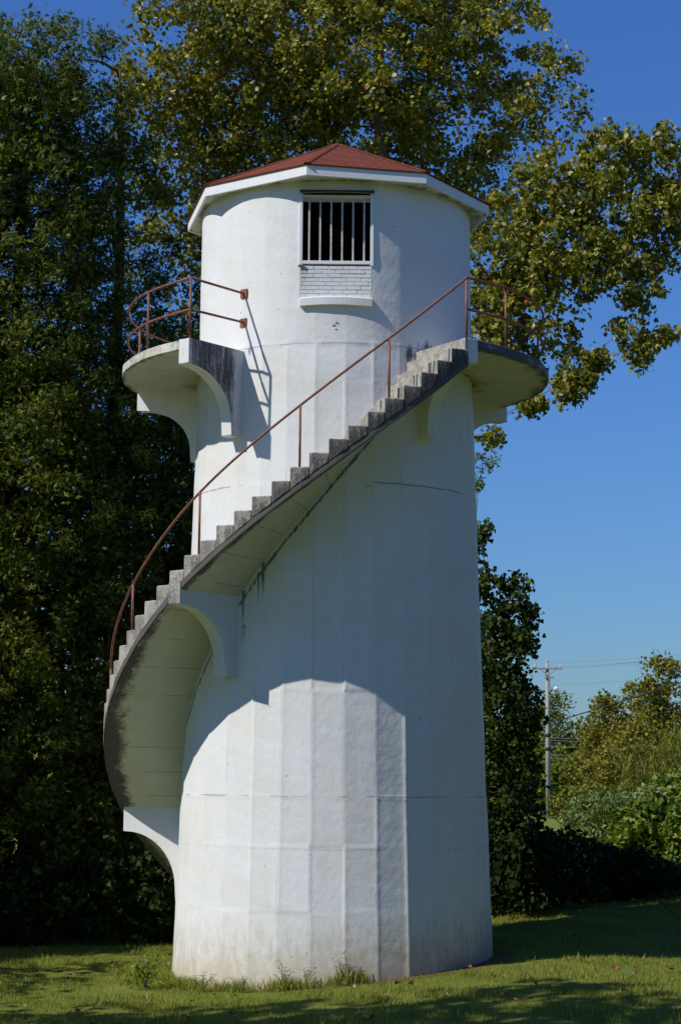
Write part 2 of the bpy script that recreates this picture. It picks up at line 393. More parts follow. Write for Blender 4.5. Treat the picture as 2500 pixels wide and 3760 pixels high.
# roof ---------------------------------------------------------------
def build_roof():
    E = [(-104.0, 2.495), (-56.0, 2.425), (-10.3, 2.52), (32.2, 2.49), (77.9, 2.445), (124, 2.44), (169, 2.44), (-149, 2.45)]
    E = sorted(E); ze, zt = 2.500, 2.645; n = 8
    ring = lambda dr, z: [pol(r + dr, d, z) for d, r in E]
    # shingled pyramid with a little thickness; uv laid out per face
    mb = MB(); apex = (0, 0, 3.80)
    top = ring(.02, zt + .022); bot = ring(.02, zt + .003)
    mb.add([apex] + top + bot, [(0, 1 + (i+1) % n, 1 + i)[::-1] for i in range(n)] + [(1+i, 1+(i+1) % n, 9+(i+1) % n, 9+i)[::-1] for i in range(n)] + [tuple(9+i for i in range(n))])
    o = mb.build('roof', M['shingle'], tower)
    uv = o.data.uv_layers.new(name='UVMap')
    for p in o.data.polygons:
        c = [o.data.vertices[v].co for v in p.vertices]
        e = (c[1] - c[0]); e = Vector((e.x, e.y, 0)).normalized() if p.index >= 8 else Vector((-p.normal.y, p.normal.x, 0)).normalized()
        s_ = p.normal.cross(e) if p.index < 8 else Vector((0, 0, 1))
        for li in p.loop_indices:
            v = o.data.vertices[o.data.loops[li].vertex_index].co; uv.data[li].uv = (v.dot(e) + p.index*3.3, v.dot(s_))
    # ridge caps
    rc = MB()
    for t in top:
        a = Vector(apex) + Vector((0, 0, .012)); b = Vector(t) + Vector((0, 0, .008))
        rc.tube([a, b], [.05, .05], 6)
    for i in range(len(rc.v)):
        x, y, z = rc.v[i]; 
    r2 = rc.build('ridge_cap', M['shingle'], o); r2.scale = (1, 1, 1)
    r2.data.uv_layers.new(name='UVMap')
    # flatten the caps into low ridges
    for k, v in enumerate(r2.data.vertices):
        axis_z = apex[2] + .012 if (k % 12) < 6 else zt + .038
        v.co.z = axis_z + (v.co.z - axis_z)*.22 - .012
    # fascia boards, one mesh each side
    for i in range(n):
        a0, a1 = Vector(ring(0, ze)[i]), Vector(ring(0, ze)[(i+1) % n])
        b0, b1 = Vector(ring(-.04, ze)[i]), Vector(ring(-.04, ze)[(i+1) % n])
        dz = Vector((0, 0, zt - ze)); m = MB()
        m.add([a0, a1, b1, b0, a0+dz, a1+dz, b1+dz, b0+dz], [(0,3,2,1), (4,5,6,7), (0,1,5,4), (1,2,6,5), (2,3,7,6), (3,0,4,7)])
        m.build('fascia', M['trim'], o, attrs={'stain': [.12]*8, 'dirt': [0]*8})
    # soffit
    V = []; F = []; m = 72
    for i in range(m):
        d = -180 + 360*i/m; ang = (d + 180) % 360 - 180
        # distance of the eave polygon along this angle
        for k in range(n):
            p, q = np.array(ring(-.042, 0)[k][:2]), np.array(ring(-.042, 0)[(k+1) % n][:2])
            dr = np.array([sin(rad(d)), -cos(rad(d))]); A = np.array([dr, p - q]).T
            try: tt, ss = np.linalg.solve(A, p)
            except Exception: continue
            if tt > 0 and -1e-6 <= ss <= 1+1e-6: break
        V += [(dr[0]*2.05, dr[1]*2.05, ze + .02), (dr[0]*tt*.5 + dr[0]*1.1, dr[1]*tt*.5 + dr[1]*1.1, ze + .015), (dr[0]*tt, dr[1]*tt, ze + .008)]
    for i in range(m):
        a = i*3; b = ((i+1) % m)*3; F += [(a, a+1, b+1, b), (a+1, a+2, b+2, b+1)]
    st = [s for i in range(m) for s in (.62, .42, .15)]
    link('eave_soffit', arr_mesh('eave_soffit', np.array(V), F, {'stain': st, 'dirt': [0]*len(V)}), M['soffit'], o)
build_roof()

# window -------------------------------------------------------------
YW = -2.062                      # front plane of the flat window surround
def build_window():
    win = bpy.data.objects.new('window', None); COL.objects.link(win); win.parent = tower
    win.location = Vector((0, YW, 1.25)) - Vector(tower.location)
    def P(m, name, mat, st=.05, bevel=.003, par=None):
        return m.build(name, mat, par or win, bevel=bevel, attrs={'stain': [st]*len(m.v), 'dirt': [0]*len(m.v)})
    x0, x1, z0, z1 = -.552, .548, 1.245, 2.345
    fx = .045
    for a, b, c, d in ((x0, x0+fx, z0-.01, z1), (x1-fx, x1, z0-.01, z1), (x0+fx+.001, x1-fx-.001, z0+.012, z0+.062)):
        m = MB(); m.box(a, b, YW-.028, YW+.30, c, d); P(m, 'frame', M['trim'])
    m = MB(); m.box(x0+fx, x1-fx, YW-.006, YW+.25, z1-.06, z1-.024); P(m, 'frame', M['trim'], .2)
    m = MB(); m.box(x0-.002, x1+.008, YW-.115, YW+.2, z1+.002, z1+.020); P(m, 'lintel', simple('rusty_lintel', (.03, .022, .018), (.08, .04, .03), 20))
    for x in np.linspace(-.408, .408, 6):
        m = MB(); m.box(x-.0135, x+.0135, YW+.015, YW+.048, z0+.058, z1-.05); P(m, 'bar', M['bar'], .12)
    # dark room behind: floor and back sheet, the unlit gloom put into a near-black colour
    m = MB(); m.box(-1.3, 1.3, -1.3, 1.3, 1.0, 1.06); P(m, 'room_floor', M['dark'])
    m = MB(); m.box(-1.7, 1.7, -.6, -.55, 1.07, 2.45); P(m, 'room_dark_sheet', M['dark'])
    # rusty end of bottom rail
    m = MB(); m.box(x0-.012, x0+.085, YW-.045, YW-.03, z0-.045, z0-.005); P(m, 'rusty_bracket', M['rust'])
    # brick panel: individually raised bricks in a painted panel
    bm_ = MB(); bx0, bx1, bz0, bz1 = -.528, .528, .742, 1.232
    bm_.box(bx0, bx1, YW-.008, YW+.28, bz0, bz1)
    rows = 8; rh = (bz1 - bz0)/rows
    for r in range(rows):
        z_ = bz0 + r*rh; x = bx0 - (.0 if r % 2 else .11) - .03*random.random()
        while x < bx1 - .03:
            w = .212 + random.uniform(-.012, .012); a = max(x, bx0+.002); b = min(x + w - .011, bx1-.002)
            if b - a > .03:
                j = random.uniform(0, .007)
                bm_.box(a, b, YW-.013-j, YW-.004, z_ + .005 + random.uniform(0, .004), z_ + rh - .006 + random.uniform(-.002, .002))
            x += w
    V = np.array(bm_.v)
    st = np.clip(.25 - .0*V[:, 0], 0, 1); dirt = np.clip((-.40 - V[:, 0])/.14, 0, 1)*.7*(V[:, 2] > .9)
    bm_.build('brick_infill', M['wall'], win, bevel=.003, attrs={'stain': st*.4, 'dirt': dirt})
    # curved sill under the bricks
    n = 14; V = []; F = []
    for i in range(n+1):
        x = -.535 + 1.07*i/n; yb = YW - .065 - .022*(1 - (x/.535)**2); dz = .012*(1 - (x/.535)**2)
        yb = -math.sqrt(2.205**2 - x*x); V += [(x, YW+.25, .738), (x, YW-.03, .738 + dz), (x, yb + .02, .735 + dz), (x, yb, .715 + dz), (x, yb, .607 + dz), (x, YW+.25, .602+dz)]
    for i in range(n):
        for k in range(6): F.append((i*6+k, i*6+(k+1) % 6, (i+1)*6+(k+1) % 6, (i+1)*6+k))
    F += [tuple(range(6))[::-1], tuple(range(n*6, n*6+6))]
    link('sill', arr_mesh('sill', np.array(V), F, {'stain': [.12]*len(V), 'dirt': [0]*len(V)}), M['wall'], win)
build_window()

# balcony ------------------------------------------------------------
RD = 3.345
def jit(d, s, a): return a*math.sin(d*s + 1.7) + a*.6*math.sin(d*s*2.3 + .4)
def bracket(deg, sgn, tipz, zfun, Ro, thick, mat, parent, face_stain=0., end=(2.42, -1.29), rim_stain=.3, face_mat=None, tip_mat=None):
    """bracket in a radial plane; deg = angle of the face turned to us, body extends sgn*thickness; zfun(deg,r)=top"""
    rt = Ro - .045; zt = tipz; re, zb = end
    prof = [(Ro, zt), (rt, zt - .005)]
    for i in range(1, 13):          # quarter ellipse from the tip down to the foot
        a = pi/2*i/12; prof.append((re + (rt - re)*(1 - sin(a)), zt - .005 - (abs(zb - zt) - .20)*(1 - cos(a))))
    prof += [(re - .015, zb), (2.05, zb)]
    nb = len(prof)
    tops = [(2.05, None)] + [(r, None) for r in np.linspace(2.25, Ro, 9)]
    V = []; st = []
    rows = 5
    for k in range(rows):
        d = deg + sgn*math.degrees(thick/Ro)*0; t = sgn*thick*k/(rows-1)
        rd = pol(1, deg, 0); tg = np.array([cos(rad(deg)), sin(rad(deg)), 0])
        pr = prof + [(r, zfun(r)) for r, _ in tops]
        for r, z in pr:
            p = rd*r + tg*t; V.append((p[0], p[1], z))
    m = len(prof) + len(tops); F = []
    for k in range(rows-1):
        for i in range(m):
            a = k*m + i; b = k*m + (i+1) % m; F.append((a, b, b+m, a+m))
    # side faces as fan grids so that the stain attribute has something to sit on
    me_v = list(V); st = [0.]*len(V)
    for side, k in ((0, 0), (1, rows-1)):
        base = k*m; t = sgn*thick*k/(rows-1); tg = np.array([cos(rad(deg)), sin(rad(deg)), 0]); rd = pol(1, deg, 0)
        # columns between top and bottom profile
        rs = [2.05] + list(np.linspace(2.25, Ro, 9))
        lowz = []
        pr = sorted([(r, z) for r, z in prof], key=lambda q: q[0])
        for r in rs:
            if r <= re: lowz.append(zb)
            else:
                q = min(1, max(0, (rt - r)/(rt - re))); a = math.asin(min(1, max(0, q)))
                lowz.append(zt - .005 - (abs(zb - zt) - .20)*(1 - cos(math.asin(1 - (r - re)/(rt - re)) )) if r < rt else zt)
        nr = 7; idx = []
        # separate dense skin 0.5 mm proud would z-fight: use an ngon instead
        F.append(tuple(base + i for i in range(m)) if (side == 1) == (sgn > 0) else tuple(base + i for i in range(m))[::-1])
    me = arr_mesh('bracket', np.array(me_v), F, {'stain': st, 'dirt': [0.]*len(V)})
    o = link('bracket', me, mat, parent)
    if face_mat:
        me.materials.append(face_mat); me.polygons[-2].material_index = 1
    if tip_mat:
        me.materials.append(tip_mat)
        for p_ in me.polygons:
            if p_.center.length_squared and abs(p_.normal.x*sin(rad(deg)) - p_.normal.y*cos(rad(deg))) > .95 and math.hypot(p_.center.x, p_.center.y) > Ro - .03: p_.material_index = len(me.materials) - 1
    b = o.modifiers.new('bevel', 'BEVEL'); b.width = .008; b.segments = 2; b.limit_method = 'ANGLE'
    return o
def mould_mat(name, base, r0, r1, amt):
    """painted concrete whose outer faces carry black mould; amount follows distance from the tower axis (wet outer part)"""
    t = NT(name); sp = t.n('ShaderNodeSeparateXYZ'); t.l(t.coord(), sp.inputs[0])
    X, Y, Z = sp.outputs
    R = t.math('SQRT', t.math('ADD', t.math('MULTIPLY', X, X), t.math('MULTIPLY', Y, Y)))
    streak = t.noise(6, 7, .75, mul=(3, 3, .25)); n1 = t.noise(2, 6, .7); fine = t.noise(30, 5, .75)
    prof = t.math('MULTIPLY', t.rng(R, r0, r0 + .18), t.rng(R, r1, r1 + .12, 1, .25))
    f = t.math('ADD', t.math('MULTIPLY', prof, amt), t.math('MULTIPLY', t.math('SUBTRACT', streak, .5), 2.6))
    f = t.math('ADD', f, t.math('MULTIPLY', t.math('SUBTRACT', fine, .5), 1.1))
    f = t.math('ADD', f, t.math('MULTIPLY', t.math('SUBTRACT', n1, .5), 1.2))
    f = t.math('MULTIPLY', t.rng(f, .2, 1.15), t.rng(prof, 0, .35))
    c = t.mix(t.rng(n1, .35, .7), base, tuple(x*.86 for x in base)); c = t.mix(t.math('MULTIPLY', f, .93), c, (.055, .05, .058))
    t.bump(t.math('ADD', fine, t.noise(8, 4)), .5, .012)
    return t.fin(c, .8, .2)
M['mould'] = mould_mat('mouldy_painted_concrete', (.66, .66, .66), 2.28, 3.24, .95)
balcony = None
def build_balcony():
    global balcony
    degs = list(np.linspace(37.2, 317.6, 190))
    def prof(d):
        j = jit(d, .31, .004)
        return [(2.05, 0), (2.5, 0), (3.0, 0), (RD - .02 + j, 0), (RD + j, -.015), (RD + j, -.07), (RD + j*1.4, -.135), (RD - .02 + j, -.145), (RD - .12, -.145), (RD - .3, -.145), (2.9, -.145), (2.5, -.145), (2.05, -.145)]
    V, F = sweep(prof, degs)
    st = []; 
    for d in degs:
        right = d < 150; e = .86 if right else .42
        st += [.5, .5, .5, e, e, e*.85, e, .75 if right else .55, .42 if right else .1, .12, .05, .2, .55]
    balcony = link('balcony', arr_mesh('balcony', V, F, {'stain': st, 'dirt': [0]*len(V)}), M['soffit'], tower)
    kw = dict(Ro=RD + .004, thick=.20, parent=balcony)
    bracket(-39.2, -1, -.36, lambda r: .003, mat=M['wall'], face_mat=M['mould'], **kw)
    bracket(-106.5, -1, -.40, lambda r: -.14, mat=M['wall'], **kw)
    bracket(-173.5, -1, -.40, lambda r: -.14, mat=M['wall'], **kw)
    bracket(121, 1, -.40, lambda r: -.14, mat=M['wall'], **kw)
    bracket(34.3, 1, -.35, lambda r: .003, mat=M['wall'], **kw)
build_balcony()

# stairs -------------------------------------------------------------
NOSE = [(34.19, .0), (29.14, -.187), (25.10, -.391), (20.72, -.593), (16.33, -.802), (11.69, -.999), (7.60, -1.205), (3.05, -1.413), (-1.40, -1.609),
        (-5.90, -1.807), (-10.24, -2.008), (-14.56, -2.203), (-19.25, -2.409), (-23.67, -2.602), (-28.24, -2.796), (-32.59, -2.995), (-37.30, -3.189),
        (-41.84, -3.390), (-46.38, -3.589), (-51.03, -3.795), (-55.33, -3.987), (-59.67, -4.191), (-63.95, -4.396), (-68.02, -4.607), (-71.9, -4.803), (-76.2, -5.005)]
while NOSE[-1][1] > -8.75: NOSE.append((NOSE[-1][0] - 4.46, NOSE[-1][1] - .201))
na = np.array([n[0] for n in NOSE])[::-1]; nz = np.array([n[1] for n in NOSE])[::-1]
def smooth_line(d): return np.interp(d, [NOSE[-1][0], -76.2, -37.3, 3.05, 34.19], [NOSE[-1][1], -5.03, -3.20, -1.41, 0.0])
def soff(d): return smooth_line(d) - .43
def ro(d): return float(np.interp(d, [-40, -19, 34], [3.49, 3.485, 3.385]))
stair = None
def build_stair():
    global stair
    stair = bpy.data.objects.new('staircase', None); COL.objects.link(stair); stair.parent = tower; stair.location = (0, 0, 0)
    degs = list(np.linspace(NOSE[-1][0], 34.28, 150))
    def prof(d):
        R = ro(d) + jit(d, .7, .003); s = soff(d)
        inner = [(2.08, s)]
        rs = [2.3, 2.6, 2.9, 3.05, 3.2, 3.3, R - .09, R - .02]
        return inner + [(r, s) for r in rs] + [(R, s + .015), (R, s + .06), (R - .012, s + .22), (2.08, s + .22)]
    V, F = sweep(prof, degs)
    st = []
    for d in degs:
        w = np.interp(d, [-110, -90, -60, -45, -38, -20, 34], [.9, 1.0, .85, .6, .3, .12, .1])
        for r in [2.08, 2.3, 2.6, 2.9, 3.05, 3.2, 3.3, 3.4, 3.46]:
            st.append(max(.6 if r == 2.08 else .0, float(np.clip((r - (3.5 - .50*w))/.42, 0, 1))*min(1.1, w*1.2) if r < 3.33 else max(.6, w*.95)))
        st += [1.2, 1.0, .8, .5]
    slab = link('stair_slab', arr_mesh('stair_slab', V, F, {'stain': st, 'dirt': [0]*len(V)}), M['soffit'], stair)
    rr = random.Random(4)
    for k in range(1, len(NOSE)):
        d0, z0 = NOSE[k]; d1 = NOSE[k-1][0]
        if k == 1: d1 -= .03
        n = 6; V = []; F = []
        dd = list(np.linspace(d0, d1 + (.0 if k == 1 else -.02), n)); R0 = ro(d0) + .005 + rr.uniform(-.004, .004)
        rs = [2.08, 2.5, 2.9, 3.2, R0 - .15, R0 - .012]
        e = rr.uniform(.006, .014)
        P = []
        for i, d in enumerate(dd):
            zb = soff(d) + .10; zt = z0 + rr.uniform(-.003, .003)
            nd = d + (.0 if i else 0)
            ring = [(r, zt) for r in rs] + [(R0, zt - e), (R0 + rr.uniform(-.004, .004), (zt+zb)/2), (R0 - .001, zb), (2.08, zb)]
            P.append(ring); V += [pol(r, nd, z) for r, z in ring]
        m = len(P[0])
        for i in range(n-1):
            for q in range(m): a = i*m + q; b = i*m + (q+1) % m; F.append((a, b, b+m, a+m))
        F += [tuple(range(m))[::-1], tuple(range((n-1)*m, n*m))]
        outer = float(np.interp(d0, [-80, -45, -20, 5, 34], [.12, .3, .62, .8, .95]))
        st = []
        for i in range(n): st += [.25, .15, .12, .15, .2, .25, outer*.7, outer, outer*1.05, .5]
        o = link('step', arr_mesh('step', np.array(V), F, {'stain': st}), M['raw'], stair)
        o.data.materials.append(M['riser']); o.data.polygons[-2].material_index = 1
        b = o.modifiers.new('bevel', 'BEVEL'); b.width = .012; b.segments = 2; b.limit_method = 'ANGLE'; b.angle_limit = rad(50)
        if k in (2, 3, 4, 5):       # black bar for an upright riser slot, its shade put into the colour
            mb = MB(); ds = d0 - .12
            for q in ((0,) if k % 2 else (0, 1)):
                r_ = R0 - .26 + q*.05; p = [pol(r_, ds, z0 - .005), pol(r_ + .022, ds, z0 - .005), pol(r_ + .022, ds, z0 - .2), pol(r_, ds, z0 - .2)]
                p2 = [pol(r_, ds + .2, z0 - .005), pol(r_ + .022, ds + .2, z0 - .005), pol(r_ + .022, ds + .2, z0 - .2), pol(r_, ds + .2, z0 - .2)]
                mb.add(p + p2, [(0,1,2,3), (4,7,6,5), (0,4,5,1), (1,5,6,2), (2,6,7,3), (3,7,4,0)])
            mb.build('riser_slot_shade', M['dark'], o)
    m = MB(); V = [pol(r, d, z) for d in (33.75, 34.22) for r, z in ((2.1, .001), (3.37, .001), (3.37, -.24), (2.1, -.24))]
    m.add(V, [(0,1,2,3), (4,7,6,5), (0,4,5,1), (1,5,6,2), (2,6,7,3), (3,7,4,0)]); m.build('top_riser', M['riser'], stair, bevel=.008)
    for deg, tip, foot in ((-38.2, -3.865, -4.85), (-105.8, -7.15, -8.22)):
        z0 = soff(deg)
        bracket(deg, -1, tip, lambda r, z0=z0: z0 + .10, 3.497 if deg > -60 else 3.40, .215, M['wall'], stair, end=(2.52, foot), tip_mat=M['raw'])
build_stair()

# railings -----------------------------------------------------------
RR = 3.27
def build_rail():
    rail = bpy.data.objects.new('railing', None); COL.objects.link(rail); rail.parent = tower; rail.location = (0, 0, 0)
    zt, zm = .905, .435
    cornerL, cornerR = (3.315, -39.6), (3.36, 34.6)
    def rad_at(d):  # 0..360 style angle, going the long way round
        return RR + .045*math.exp(-(d-34.6)/5) + .045*math.exp(-(320.4-d)/5)
    arc = [pol(rad_at(d), d, 0) for d in np.linspace(34.6, 320.4, 100)]
    for z in (zt, zm):
        m = MB(); m.tube([p + np.array([0, 0, z]) for p in arc], .0185, 10); m.build('rail', M['rust'], rail, True)
        c = pol(rad_at(320.4), -39.6, z); w = pol(2.17, -40.0 if z == zt else -39.5, z + (.0 if z == zt else .02))
        m = MB(); m.tube([c, w], .0185, 10); m.build('rail', M['rust'], rail, True)
        d_ = pol(1, -40, 0); tg = np.array([cos(rad(-40)), sin(rad(-40)), 0]); m = MB()
        V = []
        for rr_ in (2.13, 2.166):
            for a, b in ((-.062, -.065), (.062, -.065), (.062, .065), (-.062, .065)):
                V.append(w*0 + d_*rr_ + tg*a + np.array([0, 0, w[2] + b]))
        m.add(V, [(0,1,2,3), (4,7,6,5), (0,4,5,1), (1,5,6,2), (2,6,7,3), (3,7,4,0)]); m.build('wall_plate', M['rust'], rail)
    for d in (34.6, 50, 97, 133, 168, 212, 256.5, 300.8, 320.4):
        m = MB(); p = pol(rad_at(d), d, 0); m.tube([p + np.array([0, 0, -.01]), p + np.array([0, 0, zt - .004])], .018, 10)
        m.build('post', M['rust'], rail, True)
    # stair rail
    D = np.array([-160, -120, -85, -59.5, -34.2, -8.3, 13, 34.6]); Z = np.array([-8.05, -6.25, -4.66, -3.51, -2.28, -1.12, -.13, .905])
    dd = np.linspace(-150, 34.6, 90)
    zz = np.interp(dd, D, Z); k = np.ones(7)/7; zs = np.convolve(np.pad(zz, 3, 'edge'), k, 'valid'); zs[-6:] = zz[-6:]; 
    rs = lambda d: float(np.interp(d, [-60, 10, 34.6], [3.41, 3.36, 3.355]))
    m = MB(); m.tube([pol(rs(d), d, z) for d, z in zip(dd, zs)], .0185, 10); m.build('rail', M['rust'], rail, True)
    for d in (13.0, -8.3, -34.2, -59.5, -85, -110, -135):
        k = [n for n in NOSE if n[0] <= d][0]
        m = MB(); p = pol(rs(d), d, 0); zt_ = float(np.interp(d, dd, zs))
        m.tube([p + np.array([0, 0, k[1] - .02]), p + np.array([0, 0, zt_ - .004])], .018, 10); m.build('post', M['rust'], rail, True)
build_rail()

# ---------------------------------------------------------------- trees
LEAF = {
 'heart': (np.array([(0,0,0), (.42,.08,.10), (.50,.40,.14), (.22,.74,.05), (0,1,-.06), (-.22,.74,.05), (-.50,.40,.14), (-.42,.08,.10)], float), [(0,1,2,3), (0,3,4,5), (0,5,6,7)]),
 'star': (np.array([(0,0,0), (.17,.45,.06), (0,1,-.1), (-.17,.45,.06),
                    (.42,.24,.0), (.86,.55,-.1), (.2,.5,.05),
                    (-.42,.24,.0), (-.86,.55,-.1), (-.2,.5,.05)], float), [(0,1,2,3), (0,4,5,6), (0,9,8,7)]),
 'oval': (np.array([(0,0,0), (.26,.42,.05), (0,1,-.08), (-.26,.42,.05)], float), [(0,1,2,3)]),
 'blade': (np.array([(-.5,0,0), (.5,0,0), (.3,.6,.05), (0,1,.16)], float), [(0,1,2,3)]),
}
def leaves_mesh(name, pos, size, kind, rng, droop=.4, tint=None, axis=None, nrm=None, wid=1.0):
    T, F = LEAF[kind]; n = len(pos)
    size = np.broadcast_to(size, n)*rng.uniform(.65, 1.25, n)
    if axis is None:
        axis = rng.normal(size=(n, 3)); axis[:, 2] -= droop*1.6
    axis /= np.linalg.norm(axis, axis=1)[:, None]
    if nrm is None: nrm = rng.normal(size=(n, 3)); nrm[:, 2] += .55
    nrm = nrm - axis*np.sum(nrm*axis, 1)[:, None]; nrm /= np.linalg.norm(nrm, axis=1)[:, None] + 1e-9
    side = np.cross(axis, nrm)
    L = T.copy(); L[:, 0] *= wid
    cup = rng.uniform(-.6, 1.4, n)
    V = (pos[:, None, :] + size[:, None, None]*(L[None, :, 0, None]*side[:, None, :] + L[None, :, 1, None]*axis[:, None, :] + (L[None, :, 2]*cup[:, None])[:, :, None]*nrm[:, None, :]))
    k = len(L); base = (np.arange(n)*k)[:, None, None]; FF = (np.array(F)[None] + base).reshape(-1, 4)
    if tint is None: tint = np.clip(rng.normal(.5, .2, n), 0, 1)
    return arr_mesh(name, V.reshape(-1, 3), FF, {'tint': np.repeat(tint, k)})
def blob_points(blobs, spacing, rng, shell=.35):
    """puff centres filling the ellipsoids (x,y,z,rx,ry,rz[,density]), fuller near their skin"""
    out = []
    for b in blobs:
        x, y, z, rx, ry, rz = b[:6]; dn = b[6] if len(b) > 6 else 1
        n = int(max(6*dn, dn*4.19*rx*ry*rz/(spacing**3)*1.0))
        v = rng.normal(size=(n, 3)); v /= np.linalg.norm(v, axis=1)[:, None]
        q = rng.uniform(shell**3, 1, n)**(1/3); q *= 1 + rng.normal(0, .07, n)
        out.append(np.array([x, y, z]) + v*q[:, None]*np.array([rx, ry, rz]))
    return np.concatenate(out)
def tree(name, label, cat, base, top, blobs, leaf, mat, lsize, per, spacing, puff, seed, tr=.28, limbs=14, twigs=.5, group=None,
         bark='bark', droop=.4, tint=(.5, .2), wid=1.0, lean=None, trunk_top=None, sparse=0.):
    rng = np.random.default_rng(seed); base = np.array(base, float)
    base[2] = float(ground_z(base[0], base[1])) - .1
    root = empty(name, base, label, cat, group)
    P = blob_points(blobs, spacing, rng)
    P = P[P[:, 2] > ground_z(P[:, 0], P[:, 1]) + puff*.6]
    if sparse: P = P[rng.uniform(size=len(P)) > sparse]
    # leaves
    n = len(P)*per; c = np.repeat(P, per, 0); pr = np.repeat(rng.uniform(.55, 1.3, len(P)), per)
    d = rng.normal(size=(n, 3)); d /= np.linalg.norm(d, axis=1)[:, None]; d *= (rng.uniform(0, 1, n)**.5)[:, None]
    pos = c + d*(puff*pr)[:, None]*np.array([1, 1, .8])
    pos[:, 2] -= .25*puff*np.hypot(d[:, 0], d[:, 1])
    gz = ground_z(pos[:, 0], pos[:, 1]); pos = pos[pos[:, 2] > gz + .02]; n = len(pos)
    t = np.clip(rng.normal(tint[0], tint[1], n) + (np.repeat(rng.normal(0, .09, len(P)), per)[:n]), 0, .95)
    t[rng.uniform(size=n) < .004] = 1.0
    link('crown', leaves_mesh('crown', pos, lsize, leaf, rng, droop, t, wid=wid), M[mat], root)
    # trunk, limbs to blob centres, twigs into puffs
    top = np.array(top, float); mb = MB(); N = 9
    tp = [base + (top - base)*f + np.array([sin(f*4 + seed), cos(f*3 + seed), 0])*.12*sin(f*pi)*(top[2] - base[2])/8 for f in np.linspace(0, 1, N)]
    mb.tube(tp, [tr*(1.25 if i == 0 else 1)*(1 - .75*i/(N-1)) for i in range(N)], 9)
    nodes = [p for p in tp[2:]]; rads = [tr*(1 - .75*i/(N-1))*.8 for i in range(2, N)]
    cand = [np.array(b[:3]) for b in blobs]; tgt = cand + [P[i] for i in rng.choice(len(P), min(len(P), limbs), replace=False)]
    tgt.sort(key=lambda q: np.linalg.norm(q - top) - 2*(any(q is c_ for c_ in cand)))
    for q in tgt:
        q = np.array(q); A = np.array(nodes); dd_ = np.linalg.norm(A - q, axis=1) + 1.3*np.maximum(0, A[:, 2] - q[2] + .25*np.hypot(A[:, 0]-q[0], A[:, 1]-q[1]))
        k = int(np.argmin(dd_)); s0 = A[k]; L = np.linalg.norm(q - s0)
        if L < .15: continue
        mid = s0*.5 + q*.5 + rng.normal(0, .06*L, 3) + np.array([0, 0, .10*L])
        us = np.linspace(0, 1, 7); r0 = min(rads[k]*.75, .025 + .036*L)
        pts = [s0*(1-u)**2 + 2*mid*u*(1-u) + q*u*u + rng.normal(0, .02, 3)*(0 < u < 1) for u in us]
        rr_ = [max(.008, r0*(1 - .75*u)) for u in us]
        mb.tube(pts, rr_, 6, False); nodes += pts[2:]; rads += rr_[2:]
    nodes = np.array(nodes); m = int(len(P)*twigs)
    for i in rng.choice(len(P), m, replace=False) if m else []:
        k = np.argmin(np.linalg.norm(nodes - P[i], axis=1)); a = nodes[k]; b = P[i]
        L = np.linalg.norm(a - b)
        if L > 2.2 or L < .05: continue
        mm = (a + b)/2 + rng.normal(0, .08*L + .01, 3); r0 = min(rads[k]*.7, .006 + .006*L)
        mb.tube([a, mm, b, b + (b - mm)*.5 + rng.normal(0, .05, 3)], [r0, r0*.8, r0*.5, .002], 4, False)
    mb.build('trunk', M[bark], root, True)
    return root
def B(px, py, Y, rx, ry, rz, dn=1):
    p = at(px, py, Y); return (p[0], p[1], p[2], rx, ry, rz, dn)
#FOREST
# big broad tree behind the tower
tree('broadleaf_tree', 'huge olive green broad leaved tree rising behind the red roof', 'tree', (.6, 8.5, 0), (.8, 8.0, 9.5), [
    B(420, 60, 8, 1.2, 1.4, 2.0, .9), B(540, 150, 8.5, 1.5, 1.6, 2.2), B(400, 300, 9, 1.3, 1.5, 1.9, .9), B(700, 90, 8, 1.6, 1.8, 2.2), B(620, 300, 9, 1.6, 1.6, 1.6), B(300, 200, 8.5, .6, 1.0, 1.1, .8),
    B(880, 120, 8, 1.6, 1.9, 2.2), B(1010, 60, 8.5, 1.2, 1.4, 1.6, .9), B(860, 290, 9.5, 1.7, 1.5, 1.2), B(1130, 100, 8, 1.2, 1.3, 1.3, .8), B(1225, 150, 8, .8, 1.2, 1.1, .8), B(1180, 0, 8, .6, 1, .6, .8),
    B(1040, 290, 8.5, 1.3, 1.6, 1.4, .9), B(1200, 300, 8, .85, 1.2, .75, .8), B(1290, 250, 8, .45, .9, .45, .8), B(480, 430, 10, 1.3, 1.2, 1.2, .8), B(800, -120, 9, 3.6, 2.2, 1.8, .8),
    B(1090, 440, 9, 1.1, 1.3, 1.0, .9), B(560, 520, 10, 1.3, 1.2, 1.0, .5), B(470, 700, 11, .8, 1.2, 1.3, .6), B(930, 420, 10, 1.5, 1.2, .8, .7), B(385, 560, 10.5, .9, 1.2, 1.2, .7)],
    'heart', 'leaf_big', .088, 62, .55, .38, 11, tr=.38, limbs=60, twigs=.4, droop=.55, tint=(.50, .24), sparse=.12)
